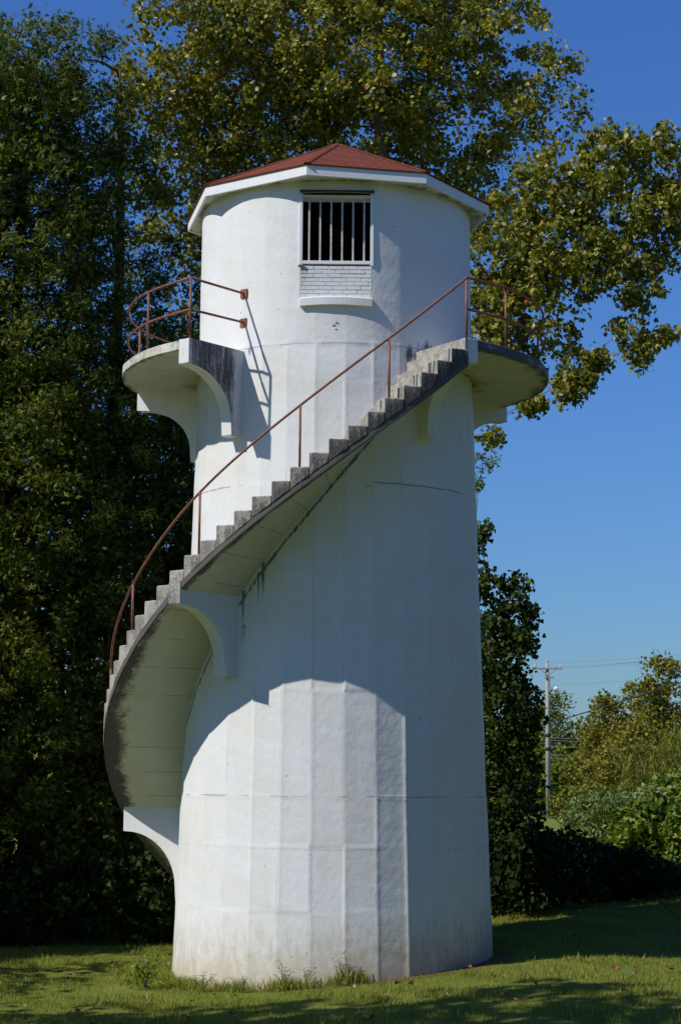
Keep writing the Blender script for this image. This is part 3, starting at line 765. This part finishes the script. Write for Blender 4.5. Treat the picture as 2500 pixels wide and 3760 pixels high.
tree('cottonwood_tree', 'olive leaved tree whose long limb hangs over the right balcony against the sky', 'tree', (1.3, 7.0, 0), (1.9, 6.5, 3.0), [
    B(1160, 560, 6.5, .9, 1.1, 1.0, .9), B(1150, 720, 6.5, .75, 1.0, .9, 1.), B(1290, 420, 6, .9, 1.1, .9, .9), B(1400, 370, 5.5, .8, 1.0, .65, .9), B(1490, 350, 5.5, .6, .9, .45, .9), B(1570, 400, 5.5, .5, .8, .7, .9),
    B(1300, 560, 6, .95, 1.1, .8, .9), B(1420, 500, 5.5, 1., 1.1, .85, .9), B(1535, 480, 5.5, .45, .9, .7, .8), B(1390, 620, 5.5, .9, 1.0, .5, .9), B(1470, 640, 5.5, .55, .8, .65, .9),
    B(1450, 740, 5.5, .35, .6, .6, 1.), B(1478, 805, 5.4, .15, .3, .36, 2), B(1525, 775, 5.4, .27, .4, .13, 2), B(1260, 640, 5.8, .5, .8, .45, .8), B(1325, 780, 5.5, .2, .4, .75, 1.6), B(1365, 825, 5.4, .24, .3, .13, 2),
    B(1310, 890, 5.3, .22, .3, .40, 2.5), B(1345, 870, 5.3, .15, .3, .2, 2), B(1245, 730, 5.5, .45, .6, .6, .8), B(1210, 640, 6, .7, .8, .6, .8), B(1225, 925, 5.6, .2, .3, .12, 2), B(1530, 580, 5.4, .22, .3, .2, 1), B(1640, 520, 5.6, .8, 1, 1.2, .8),
    B(1180, 800, 6.5, .75, .7, .7, .9), B(1130, 1000, 6.5, .24, .4, .14, 1.3), B(1300, 830, 5.4, .28, .3, .35, .8), B(1050, 480, 8, .8, .8, .8, .8)],
    'heart', 'leaf_big', .088, 34, .345, .235, 12, tr=.26, limbs=36, twigs=.5, droop=.7, tint=(.42, .23))
# left wall of dark trees
tree('maple_tree', 'tall dark green tree filling the left edge of the photo', 'tree', (-5.9, 8.5, 0), (-6.3, 7.5, 7.5), [
    B(50, 120, 6, 1.1, 1.4, 1.0, .9), B(0, 260, 6, 1.4, 1.6, 1.4), B(110, 250, 6, .9, 1.3, 1.1, .9), B(60, 480, 6, 1.6, 1.8, 1.6), B(30, 720, 6, 1.7, 1.8, 1.6), B(50, 960, 6, 1.7, 1.8, 1.6), B(40, 1200, 6, 1.7, 1.8, 1.6),
    B(-150, 400, 6.5, 2, 2, 3), B(-150, 900, 6.5, 2, 2, 3.2), B(40, 1450, 6, 1.7, 1.6, 1.6), B(40, 1700, 6, 1.7, 1.6, 1.6), B(60, 1930, 6, 1.7, 1.4, 1.4), B(-150, 1400, 6.5, 2, 2, 3, .7)],
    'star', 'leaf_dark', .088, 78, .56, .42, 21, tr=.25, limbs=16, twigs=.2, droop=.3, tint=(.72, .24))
tree('maple_tree', 'dark green tree with a pointed top, second from the left edge', 'tree', (-4.0, 8.5, 0), (-4.5, 8.0, 8.0), [
    B(180, 140, 7, .75, 1.1, .95, .9), B(200, 290, 7, 1.1, 1.4, 1.1), B(250, 430, 7, 1.3, 1.5, 1.2, 1), B(190, 600, 7, 1.5, 1.6, 1.4, .9), B(260, 760, 7, 1.4, 1.5, 1.2, .8), B(200, 920, 7, 1.6, 1.6, 1.5), B(340, 960, 7.5, 1.2, 1.5, 1.0, .9),
    B(260, 1150, 7, 1.7, 1.6, 1.5), B(250, 1400, 7, 1.8, 1.6, 1.6), B(250, 1650, 7, 1.7, 1.6, 1.4), B(240, 1880, 7, 1.7, 1.5, 1.5)],
    'star', 'leaf_dark', .085, 78, .56, .42, 22, tr=.24, limbs=16, twigs=.2, droop=.3, tint=(.68, .24))
tree('maple_tree', 'dense dark tree close behind the left side of the tower', 'tree', (-2.2, 8.8, 0), (-2.4, 8, 4.0), [
    B(400, 620, 9, 1.0, 1.2, .9, .7), B(390, 780, 9, 1.1, 1.2, 1.0, .7), B(400, 1080, 8, 1.4, 1.5, 1.3), B(430, 1350, 8, 1.7, 1.5, 1.6), B(400, 1600, 8, 1.6, 1.5, 1.5), B(380, 1850, 8, 1.6, 1.4, 1.5), B(700, 1100, 9, 1.6, 1.5, 2.5, .6), B(700, 1500, 9, 1.6, 1.5, 2.5, .6)],
    'star', 'leaf_dark', .09, 66, .58, .42, 23, tr=.2, limbs=12, twigs=.2, droop=.3, tint=(.5, .2))
# right of the shaft
tree('dark_tree', 'dark bushy tree standing close behind the right side of the tower', 'tree', (2.9, 7.2, 0), (3.0, 7.0, -3.2), [
    B(1108, 1250, 6.5, .14, .4, .5, 1), B(1112, 1340, 6.5, .2, .4, .4, 1), B(1180, 1370, 6.5, .34, .7, .4, 1.3), B(1150, 1480, 6.5, .6, .9, .7, 1.2), B(1210, 1455, 6.3, .24, .5, .55, 1.3), B(1160, 1640, 6.5, .65, 1.0, .9, 1.3), B(1160, 1820, 6.5, .7, 1.0, .9, 1.3), B(1175, 2000, 6.5, .85, 1.0, .9, 1.3), B(1020, 1600, 7.5, 1.2, 1, 2.2, .8)],
    'heart', 'leaf_dark', .085, 64, .38, .30, 31, tr=.11, limbs=14, twigs=.4, droop=.6, tint=(.38, .18))
tree('sapling', 'thin pale green sapling tip showing just right of the shaft below the balcony', 'tree', (2.35, 5.2, 0), (2.65, 5.2, -.9), [
    B(1112, 1060, 5.2, .22, .2, .18, 2), B(1102, 1110, 5.2, .07, .15, .16, 2)], 'oval', 'leaf_silver', .085, 16, .17, .13, 32, tr=.035, limbs=3, twigs=.6, droop=.1, wid=.8)
# wood behind: one mass far enough back that single trees cannot be told apart
def mass(name, label, cat, blobs, leaf, mat, ls, per, spacing, puff, seed, tint=(.4, .2), droop=.3):
    rng = np.random.default_rng(seed); P = blob_points(blobs, spacing, rng, .2)
    n = len(P)*per; d = rng.normal(size=(n, 3)); d /= np.linalg.norm(d, axis=1)[:, None]; d *= (rng.uniform(0, 1, n)**.5)[:, None]
    pos = np.repeat(P, per, 0) + d*puff; pos = pos[pos[:, 2] > ground_z(pos[:, 0], pos[:, 1])]; n = len(pos)
    o = link(name, leaves_mesh(name, pos, ls, leaf, rng, droop, np.clip(rng.normal(*tint, n), 0, 1)), M[mat])
    return props(o, label, cat, kind='stuff')
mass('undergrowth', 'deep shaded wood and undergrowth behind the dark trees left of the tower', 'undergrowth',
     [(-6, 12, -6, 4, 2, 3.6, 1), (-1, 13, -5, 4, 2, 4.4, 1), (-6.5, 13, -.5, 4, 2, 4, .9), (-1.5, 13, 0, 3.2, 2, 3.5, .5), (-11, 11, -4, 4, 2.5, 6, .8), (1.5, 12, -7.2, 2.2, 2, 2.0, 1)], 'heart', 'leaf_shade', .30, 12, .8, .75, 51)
def shrub(label, cat, x, y, r, h, seed, leaf='heart', mat='leaf_dark', ls=.10, per=26, tint=(.5, .2), group=None, droop=.3, name='shrub', spacing=.34, wid=1., n=6, ry=None):
    g = float(ground_z(x, y)); rng = random.Random(seed)
    bl = [(x + rng.uniform(-.55, .55)*r, y + rng.uniform(-.5, .5)*(ry or r), g + h*rng.uniform(.35, .62), r*.55, (ry or r)*.55, h*.42, 1) for _ in range(n)]
    return tree(name, label, cat, (x, y, 0), (x + .1, y, g + h*.6), bl, leaf, mat, ls, per, spacing*max(1, h/2)**.5, .27*max(1, h/2)**.5, seed, tr=.035, limbs=6, twigs=.25, group=group, tint=tint, droop=droop, wid=wid)
G1 = 'shrubs along the edge of the wood'
for i, (x, y, r, h, lab, mt, ti) in enumerate([
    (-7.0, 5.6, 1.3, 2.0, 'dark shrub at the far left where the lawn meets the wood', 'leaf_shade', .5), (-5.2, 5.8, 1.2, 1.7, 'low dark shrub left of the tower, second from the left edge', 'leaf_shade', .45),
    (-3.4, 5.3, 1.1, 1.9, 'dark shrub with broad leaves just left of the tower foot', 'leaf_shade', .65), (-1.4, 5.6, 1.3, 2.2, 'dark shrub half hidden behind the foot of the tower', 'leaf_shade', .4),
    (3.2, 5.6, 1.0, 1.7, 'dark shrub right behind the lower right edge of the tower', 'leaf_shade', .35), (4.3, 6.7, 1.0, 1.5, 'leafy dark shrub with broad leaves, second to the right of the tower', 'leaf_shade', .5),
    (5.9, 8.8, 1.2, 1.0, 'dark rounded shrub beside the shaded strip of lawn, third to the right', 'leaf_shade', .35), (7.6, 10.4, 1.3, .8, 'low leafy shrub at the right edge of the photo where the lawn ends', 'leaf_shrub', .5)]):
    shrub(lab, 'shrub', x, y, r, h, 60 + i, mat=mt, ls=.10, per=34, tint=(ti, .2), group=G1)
shrub('pale grey green bush catching the sun right of the dark shrubs', 'bush', 8.9, 30, 2.2, 2.2, 71, 'oval', 'leaf_silver', .15, 46, (.5, .25), name='bush', wid=.8)
shrub('bright green leafy bush at the right edge above the lawn', 'bush', 9.6, 26, 1.6, 1.7, 72, 'heart', 'leaf_shrub', .15, 40, (.5, .25), name='bush')
shrub('yellow green bush behind the pale bush at the right', 'bush', 11.2, 31, 2.4, 2.7, 73, 'heart', 'leaf_shrub', .16, 46, (.7, .25), name='bush')
shrub('dark bush in front of the utility pole foot', 'bush', 5.2, 12.5, 1.1, 1.2, 74, 'heart', 'leaf_shade', .11, 40, (.5, .2), name='bush')
tree('willow_tree', 'feathery olive willow like tree at the right edge above the bushes', 'tree', (13.6, 34, 0), (13.4, 34, -3), [B(1540, 1830, 34, 2.0, 1.8, 1.6, 1), B(1490, 1800, 33, 1.2, 1.4, 1.5), B(1440, 1860, 33, 1.0, 1.2, .9), B(1600, 1760, 35, 1.5, 1.5, 1.5)],
     'blade', 'leaf_far', .30, 50, .75, .6, 75, tr=.15, limbs=8, twigs=.2, droop=1.2, tint=(.35, .15), wid=.16)
# trees across the field
def far_tree(label, px, py_top, Y, w, h, seed, mat='leaf_far', tint=(.5, .2), leaf='heart', n=9, cone=.5):
    top = at(px, py_top, Y); g = float(ground_z(top[0], Y)); r = random.Random(seed); H = top[2] - g; bl = []
    for i in range(n):
        f = (i + .5)/n; a = r.uniform(0, 6.28); k = w*(.5 if f < .2 else (1 - cone*max(0, f - .35)/.65))
        q = r.uniform(.25, .75)*k
        bl.append((top[0] + cos(a)*q, Y + sin(a)*q*.7, g + H*(.16 + .72*f), k*.55, k*.5, H*.16, 1))
    bl.append((top[0], Y, top[2] - H*.1, w*.4, w*.4, H*.1, 1))
    k = Y/60
    return tree('field_tree', label, 'tree', (top[0], Y, 0), (top[0], Y, g + H*.7), bl, leaf, mat, .14*k, 60, .66*k, .62*k, seed, tr=.22, limbs=8, twigs=.15, tint=tint, group='trees across the field', droop=.2)
far_tree('tallest olive and gold tree at the right edge, across the field', 1520, 1512, 62, 2.6, 9, 81, tint=(.55, .2))
far_tree('round olive tree between the utility pole and the tallest tree', 1398, 1590, 64, 2.2, 8, 82, tint=(.5, .2))
far_tree('yellow tree at the right edge in front of the olive trees', 1572, 1680, 50, 1.8, 6, 83, 'leaf_yellow', (.5, .2))
far_tree('dark narrow tree directly behind the utility pole', 1278, 1592, 150, 3.0, 9, 84, 'leaf_dark', (.75, .2), 'oval', cone=.8)
far_tree('dull green tree low behind the gap right of the pole', 1345, 1655, 140, 5.0, 8, 85, 'leaf_far', (.15, .15))
far_tree('yellow green tree left of the utility pole beside the dark tree', 1205, 1660, 135, 4.0, 7, 86, 'leaf_yellow', (.3, .2))
far_tree('gold brown tree behind the bushes, between the round and the tallest tree', 1462, 1560, 68, 2.4, 8, 87, 'leaf_far', (.6, .22))
far_tree('low olive tree whose branches reach the ground right of the pole', 1345, 1740, 74, 2.4, 6, 88, 'leaf_far', (.35, .2))
far_tree('low yellow green tree behind the foot of the utility pole', 1255, 1740, 132, 4.2, 6, 90, 'leaf_yellow', (.2, .2))
far_tree('broad olive tree low in front of the tallest tree', 1450, 1700, 56, 2.4, 6, 91, 'leaf_far', (.45, .2))
mass('far_wood', 'far wood closing the view behind the utility pole', 'wood', [(x, 150 + (x % 7), -7, 5, 3, 5, 1) for x in range(8, 44, 5)], 'heart', 'leaf_far', .34, 34, 1.5, 1.5, 89, (.2, .2))
mass('far_wood', 'far wood beyond the field, hidden behind the tower and the left trees', 'wood', [(x, 150 + (x % 7), -7, 6, 3, 5, .7) for x in range(-60, 8, 8)], 'heart', 'leaf_far', .6, 14, 2.0, 1.8, 92, (.15, .2))

# off to the left, outside the frame: the rest of the wood that shades the lower trunks and the lawn
def shade(x, y, z, rx, ry, rz, seed, lab, dens=1., ls=.34):
    tree('broadleaf_tree', lab, 'tree', (x, y, 0), (x, y, z), [(x, y, z, rx, ry, rz, dens)], 'heart', 'leaf_dark', ls, 10, .85, .75, seed, tr=.25, limbs=6, twigs=0, group='trees outside the photo')
shade(-12.7, 4.8, .5, 3.6, 2.8, 9.8, 41, 'dark tree left of the photo beside the left edge trees', 1.3)
shade(-17, 2.2, 1.5, 3.4, 2.5, 10.5, 42, 'tall dark tree well left of the photo, level with the tower', 1.3)
shade(-19, 8, 2, 4, 4, 11, 43, 'broad dark tree deep in the wood far left of the photo'); shade(-11.5, 9.5, -1, 3.5, 3, 8, 44, 'dark tree left of the photo behind the wood edge')
shade(-8.6, -12.8, 3.0, 3.2, 3.0, 2.6, 45, 'high crowned tree left of the camera shading the near lawn', .8)
shade(-13.6, -12.6, 3.2, 3.4, 2.8, 3.0, 46, 'high crowned tree farthest left of the camera over the lawn', .8)
shade(-8.3, -1.4, -5.6, 1.7, 2.5, 1.6, 47, 'small tree just left of the photo beside the lawn', 1.0, .22)
shade(-8.0, -5.6, -5.3, 1.5, 1.9, 1.5, 53, 'small loose tree left of the photo, nearer the camera', .8, .22)
shade(-12.8, 1.0, -2.6, 2.6, 1.8, 5.4, 54, 'slim dark tree left of the photo between the small and the tall trees', 1.4)
shade(-4.5, -46, 1, 8, 5, 9, 48, 'unseen leafy tree added behind the camera to hold back sky light', 1, .6); shade(14, -44, 1, 9, 6, 10, 49, 'unseen leafy tree added behind and right of the camera to hold back sky light', 1, .6)  # unseen trees, added behind the camera to block sky light
shade(19, -15, -3, 5, 8, 6, 50, 'unseen wide tree added right of the lawn to darken the shaded wall', 1, .6); shade(19, 2, -3, 5, 7, 6, 52, 'unseen wide tree added well right of the tower to darken the shaded wall', 1, .6)  # added out of view on the right to dim skylight on the tower

#SMALL
# ---------------------------------------------------------------- utility pole and wires
def utility_pole():
    Y = 120.; p0 = at(1262.5, 1900, Y); tp_ = at(1262.5, 1527, Y); g = float(ground_z(p0[0], Y)); x = p0[0]; ztop = tp_[2]
    r = empty('utility_pole', (x, Y, g), 'grey wooden utility pole with two crossarms and a lamp, beyond the bushes', 'utility pole')
    u = (at(1300, 1527, Y)[0] - at(1290, 1527, Y)[0])/10     # metres per photo pixel at that distance
    m = MB(); m.tube([(x, Y, g - .2), (x - .02, Y, (g+ztop)/2), (x - .03, Y, ztop)], [.21, .175, .135], 12); m.build('pole', M['polewood'], r, True)
    za = ztop - 13*u; m = MB(); m.box(x - 31*u, x + 33*u, Y-.24, Y-.13, za - .07, za + .07); ca = m.build('crossarm', M['polewood'], r, bevel=.01)
    for sg in (-1, 1):
        m = MB(); m.tube([(x + sg*18*u, Y-.26, za - .06), (x, Y-.26, za - 16*u)], .035, 6); m.build('brace', M['metal'], r)
        m = MB()
        xi = x + sg*29*u; m.tube([(xi, Y-.18, za+.07), (xi, Y-.18, za+.12), (xi, Y-.18, za+.14), (xi, Y-.18, za+.20), (xi, Y-.18, za+.22), (xi, Y-.18, za+.28), (xi, Y-.18, za+.36)], [.03, .03, .09, .09, .05, .08, .03], 8)
        m.build('insulator', M['insul'], ca, True)
    zb = ztop - 33*u; m = MB(); m.box(x - 8*u, x + 14*u, Y-.24, Y-.14, zb - .06, zb + .06); m.build('crossarm', M['polewood'], r, bevel=.01)
    m = MB(); m.tube([(x, Y, ztop), (x, Y, ztop + .12), (x, Y, ztop+.15), (x, Y, ztop + .3)], [.03, .03, .08, .05], 8); m.build('insulator', M['insul'], r, True)
    zl = ztop - 60*u
    m = MB(); m.tube([(x, Y-.15, zl - .25), (x + 8*u, Y-.2, zl), (x + 14*u, Y-.2, zl + .03)], .035, 6); la = m.build('lamp_arm', M['metal'], r, True)
    m = MB(); m.tube([(x + 13*u, Y-.2, zl+.04), (x + 17*u, Y-.2, zl + .05), (x + 22*u, Y-.2, zl), (x + 24*u, Y-.2, zl - .03)], [.07, .16, .17, .05], 8); m.build('lamp_head', M['trim'], la, True)
    for k, (za_, n_) in enumerate(((ztop - 165*u, 1), (ztop - 196*u, 1))):
        m = MB(); m.tube([(x, Y, za_ - .12), (x, Y, za_ + .12)], .235, 12); m.build('band', M['cable'], r, True)
    m = MB(); P_ = [(x + .17 + .03*sin(i*1.9), Y - .15, z_) for i, z_ in enumerate(np.linspace(g + 1, ztop - 35*u, 24))]; m.tube(P_, .018, 5); m.build('riser_cable', M['cable'], r)
    return u
PU = utility_pole()
def wire(label, a, Ya, b, Yb, sag, r, mat='wire', name='power_line', group='wires on the utility pole'):
    A = at(*a, Ya); B_ = at(*b, Yb); P_ = [A*(1-t) + B_*t - np.array([0, 0, sag*4*t*(1-t)]) for t in np.linspace(0, 1, 40)]
    m = MB(); m.tube(P_, r, 5); o = m.build(name, M[mat], None, True); props(o, label, 'cable' if mat == 'cable' else 'wire', group)
wire('topmost thin wire running right from the pole top', (1263, 1526), 120, (1900, 1458), 70, .35, .013)
wire('thin wire from the middle of the upper crossarm, second from the top', (1276, 1536), 119.8, (1900, 1462), 70, .35, .013)
wire('thin wire leaving the right end of the upper crossarm', (1294, 1537), 119.8, (1900, 1478), 70, .30, .013)
wire('thin wire running right from the lower short crossarm', (1270, 1578), 119.8, (1900, 1500), 70, .35, .012)
wire('thin wire leaving the pole right beneath its lamp', (1263, 1635), 119.7, (1900, 1655), 70, .15, .014)
wire('upper one of the communication wires low on the pole', (1263, 1699), 119.7, (1900, 1650), 70, .45, .013)
wire('second of the communication wires low on the pole', (1263, 1704), 119.7, (1900, 1655), 70, .55, .012)
wire('third of the communication wires low on the pole, nearly level', (1263, 1718), 119.7, (1900, 1690), 70, .45, .013)
wire('fourth communication wire low on the pole, drooping slightly', (1263, 1736), 119.7, (1900, 1748), 70, .35, .011)
wire('lowest of the communication wires on the pole', (1263, 1745), 119.7, (1900, 1780), 70, .25, .012)
wire('wire running left from the pole behind the dark tree', (1263, 1708), 120.2, (1000, 1740), 150, .3, .016)
wire('thick black cable crossing in front of the pole from lower left to upper right', (640, 1812), 60, (1900, 1455), 44, .55, .026, 'cable', 'cable', 'thick cables')

# ---------------------------------------------------------------- lawn
def lawn():
    rng = np.random.default_rng(5); N = 300000
    x = rng.uniform(-7.5, 9.5, N*2); y = rng.uniform(-9, 12, N*2)
    d = y + 29.9; ok = (np.abs(x) < d*.20 + .3) & (np.hypot(x - .04, y) > 2.42)
    cl = np.sin(x*2.1 + 1.3*np.sin(y*1.7)) + np.sin(y*2.9 + x*1.1) + np.sin(x*7 + y*5)*.6
    ok &= rng.uniform(size=N*2) < .72 + .12*cl
    aa = np.degrees(np.arctan2(x, -y)); rr_ = np.hypot(x, y); ok &= ~((aa > 3) & (aa < 85) & (rng.uniform(size=N*2) < np.clip((2.85 - rr_)/.25, 0, .92)))
    x = x[ok][:N]; y = y[ok][:N]; cl = cl[ok][:N]; n = len(x)
    pos = np.stack([x, y, ground_z(x, y) - .004], 1)
    ax = rng.normal(0, .42, (n, 3)); ax[:, 2] = 1
    nr = rng.normal(size=(n, 3)); nr[:, 2] = 0
    t = np.clip(.36 + .07*cl + rng.normal(0, .18, n) + .35*(rng.uniform(size=n) < .05), 0, 1)
    sz = .052*(1 + .18*cl)*np.where(rng.uniform(size=n) < .04, 1.8, 1)
    o = link('grass', leaves_mesh('grass', pos, sz, 'blade', rng, 0, t, ax, nr, wid=.13), M['grass'])
    props(o, 'short green lawn grass around the foot of the tower', 'grass', kind='stuff')
    # longer uncut grass hugging the wall
    n = 2600; th = rng.uniform(-88, 12, n); keep = rng.uniform(size=n) < (.35 + .65*(np.sin(np.radians(th)*17) > -.2)); th = th[keep]; n = len(th)
    r = 2.43 + np.abs(rng.normal(0, .10, n)); px = r*np.sin(np.radians(th)) + .045; py = -r*np.cos(np.radians(th))
    pos = np.stack([px, py, ground_z(px, py)], 1); ax = rng.normal(0, .35, (n, 3)); ax[:, 2] = 1; nr = rng.normal(size=(n, 3)); nr[:, 2] = 0
    o = link('tall_grass', leaves_mesh('tall_grass', pos, .17, 'blade', rng, 0, np.clip(rng.normal(.45, .25, n), 0, 1), ax, nr, wid=.05), M['grass'])
    props(o, 'uncut longer grass growing against the sunlit foot of the tower', 'grass', kind='stuff')
lawn()
def weed(px, Y, h, n, label, seed, spread=.25):
    r = random.Random(seed); p = at(px, 2190, Y); x = p[0]; g = float(ground_z(x, Y)); o = empty('weed', (x, Y, g), label, 'weed', 'weeds at the foot of the tower'); m = MB()
    for k in range(n):
        a = r.uniform(0, 6.28); L = h*r.uniform(.55, 1); b = r.uniform(.25, 1)*spread
        P_ = [(x + cos(a)*b*t**1.8 + .01*r.gauss(0, 1), Y + sin(a)*b*t**1.8*.5, g + L*(t - .35*b/spread*t**3)) for t in np.linspace(0, 1, 7)]
        m.tube(P_, [.005, .005, .0045, .004, .0036, .003, .002], 3, False)
        for q in range(3):
            s0 = P_[3 + q]; m.tube([s0, (s0[0] + r.uniform(-.05, .05), s0[1], s0[2] + .03), (s0[0] + r.uniform(-.09, .09), s0[1], s0[2] + .02)], [.004, .0035, .002], 3, False)
    m.build('stalk', M['straw'], o, attrs={'tint': [r.random()]*len(m.v)})
    rng = np.random.default_rng(seed); c = np.array([x, Y, g + .02]) + rng.normal(0, .07, (40, 3))*np.array([1, .5, .1]); ax = rng.normal(0, .5, (40, 3)); ax[:, 2] = 1
    link('blades', leaves_mesh('blades', c, h*.42, 'blade', rng, 0, None, ax, None, wid=.06), M['grass'], o)
for i, (px, Y, h, n, lab) in enumerate([(470, -1.95, .38, 7, 'thin dry weed at the left end of the sunlit wall foot'), (560, -2.35, .34, 6, 'short dry weed second from the left at the wall foot'), (655, -2.5, .50, 9, 'tall arching weed with dry stalks in front of the bright wall'),
        (705, -2.55, .42, 7, 'dry weed leaning right, just right of the tall arching one'), (790, -2.55, .62, 12, 'largest weed with wide arching seed stalks by the wall'), (815, -2.5, .40, 8, 'bushy green weed right of the largest weed')]):
    weed(px, Y, h, n, lab, 200 + i)
# leafy seedling at the left foot
shrub('small bright green leafy plant at the left foot of the tower', 'plant', -2.72, -1.25, .24, .50, 77, 'oval', 'leaf_shrub', .075, 14, (.5, .25), name='plant', spacing=.12, n=5)

# fallen leaves, each its own object
def fallen():
    rng = np.random.default_rng(8); r = random.Random(8); protos = []
    for k in range(5):
        V, F = LEAF['star' if k % 2 else 'heart']; V = V.copy(); V[:, 2] += (.25 + .1*k)*V[:, 0]**2*2 + .18*np.sin(V[:, 1]*3 + k) + .05
        me = arr_mesh('fallen_leaf', V*.085, [tuple(f) for f in F], {'tint': [min(1, .15 + .2*k)]*len(V)}); me.materials.append(M['brown_leaf']); protos.append(me)
    for k in range(150):
        for _ in range(50):
            d = r.uniform(22.8, 40)**1.0; y = d - 29.9; x = r.uniform(-.19, .19)*d + .1
            if y > 8 or math.hypot(x, y) < 2.6: continue
            if y > 5 + max(0, x)*.5: continue
            break
        o = bpy.data.objects.new('fallen_leaf', protos[r.randrange(5)]); COL.objects.link(o)
        o.location = (x, y, float(ground_z(x, y)) + .03); o.rotation_euler = (r.gauss(0, .35), r.gauss(0, .35), r.uniform(0, 6.28)); s_ = r.uniform(.5, 1.25); o.scale = (s_, s_, s_*1.2)
        props(o, 'small dry brown leaf fallen on the lawn', 'leaf', 'fallen leaves on the lawn')
    p = at(1455, 2247, -3.6); x, y = p[0], -3.6
    V, F = LEAF['heart']; V = V.copy(); V[:, 2] = .9*np.abs(V[:, 0]); o = link('green_leaf', arr_mesh('green_leaf', V*.20, [tuple(f) for f in F], {'tint': [.9]*len(V)}), M['leaf_silver'])
    o.location = (x, y, float(ground_z(x, y)) + .045); o.rotation_euler = (.15, .5, 1.2); props(o, 'large folded pale green leaf lying on the lawn at the right', 'leaf')
fallen()
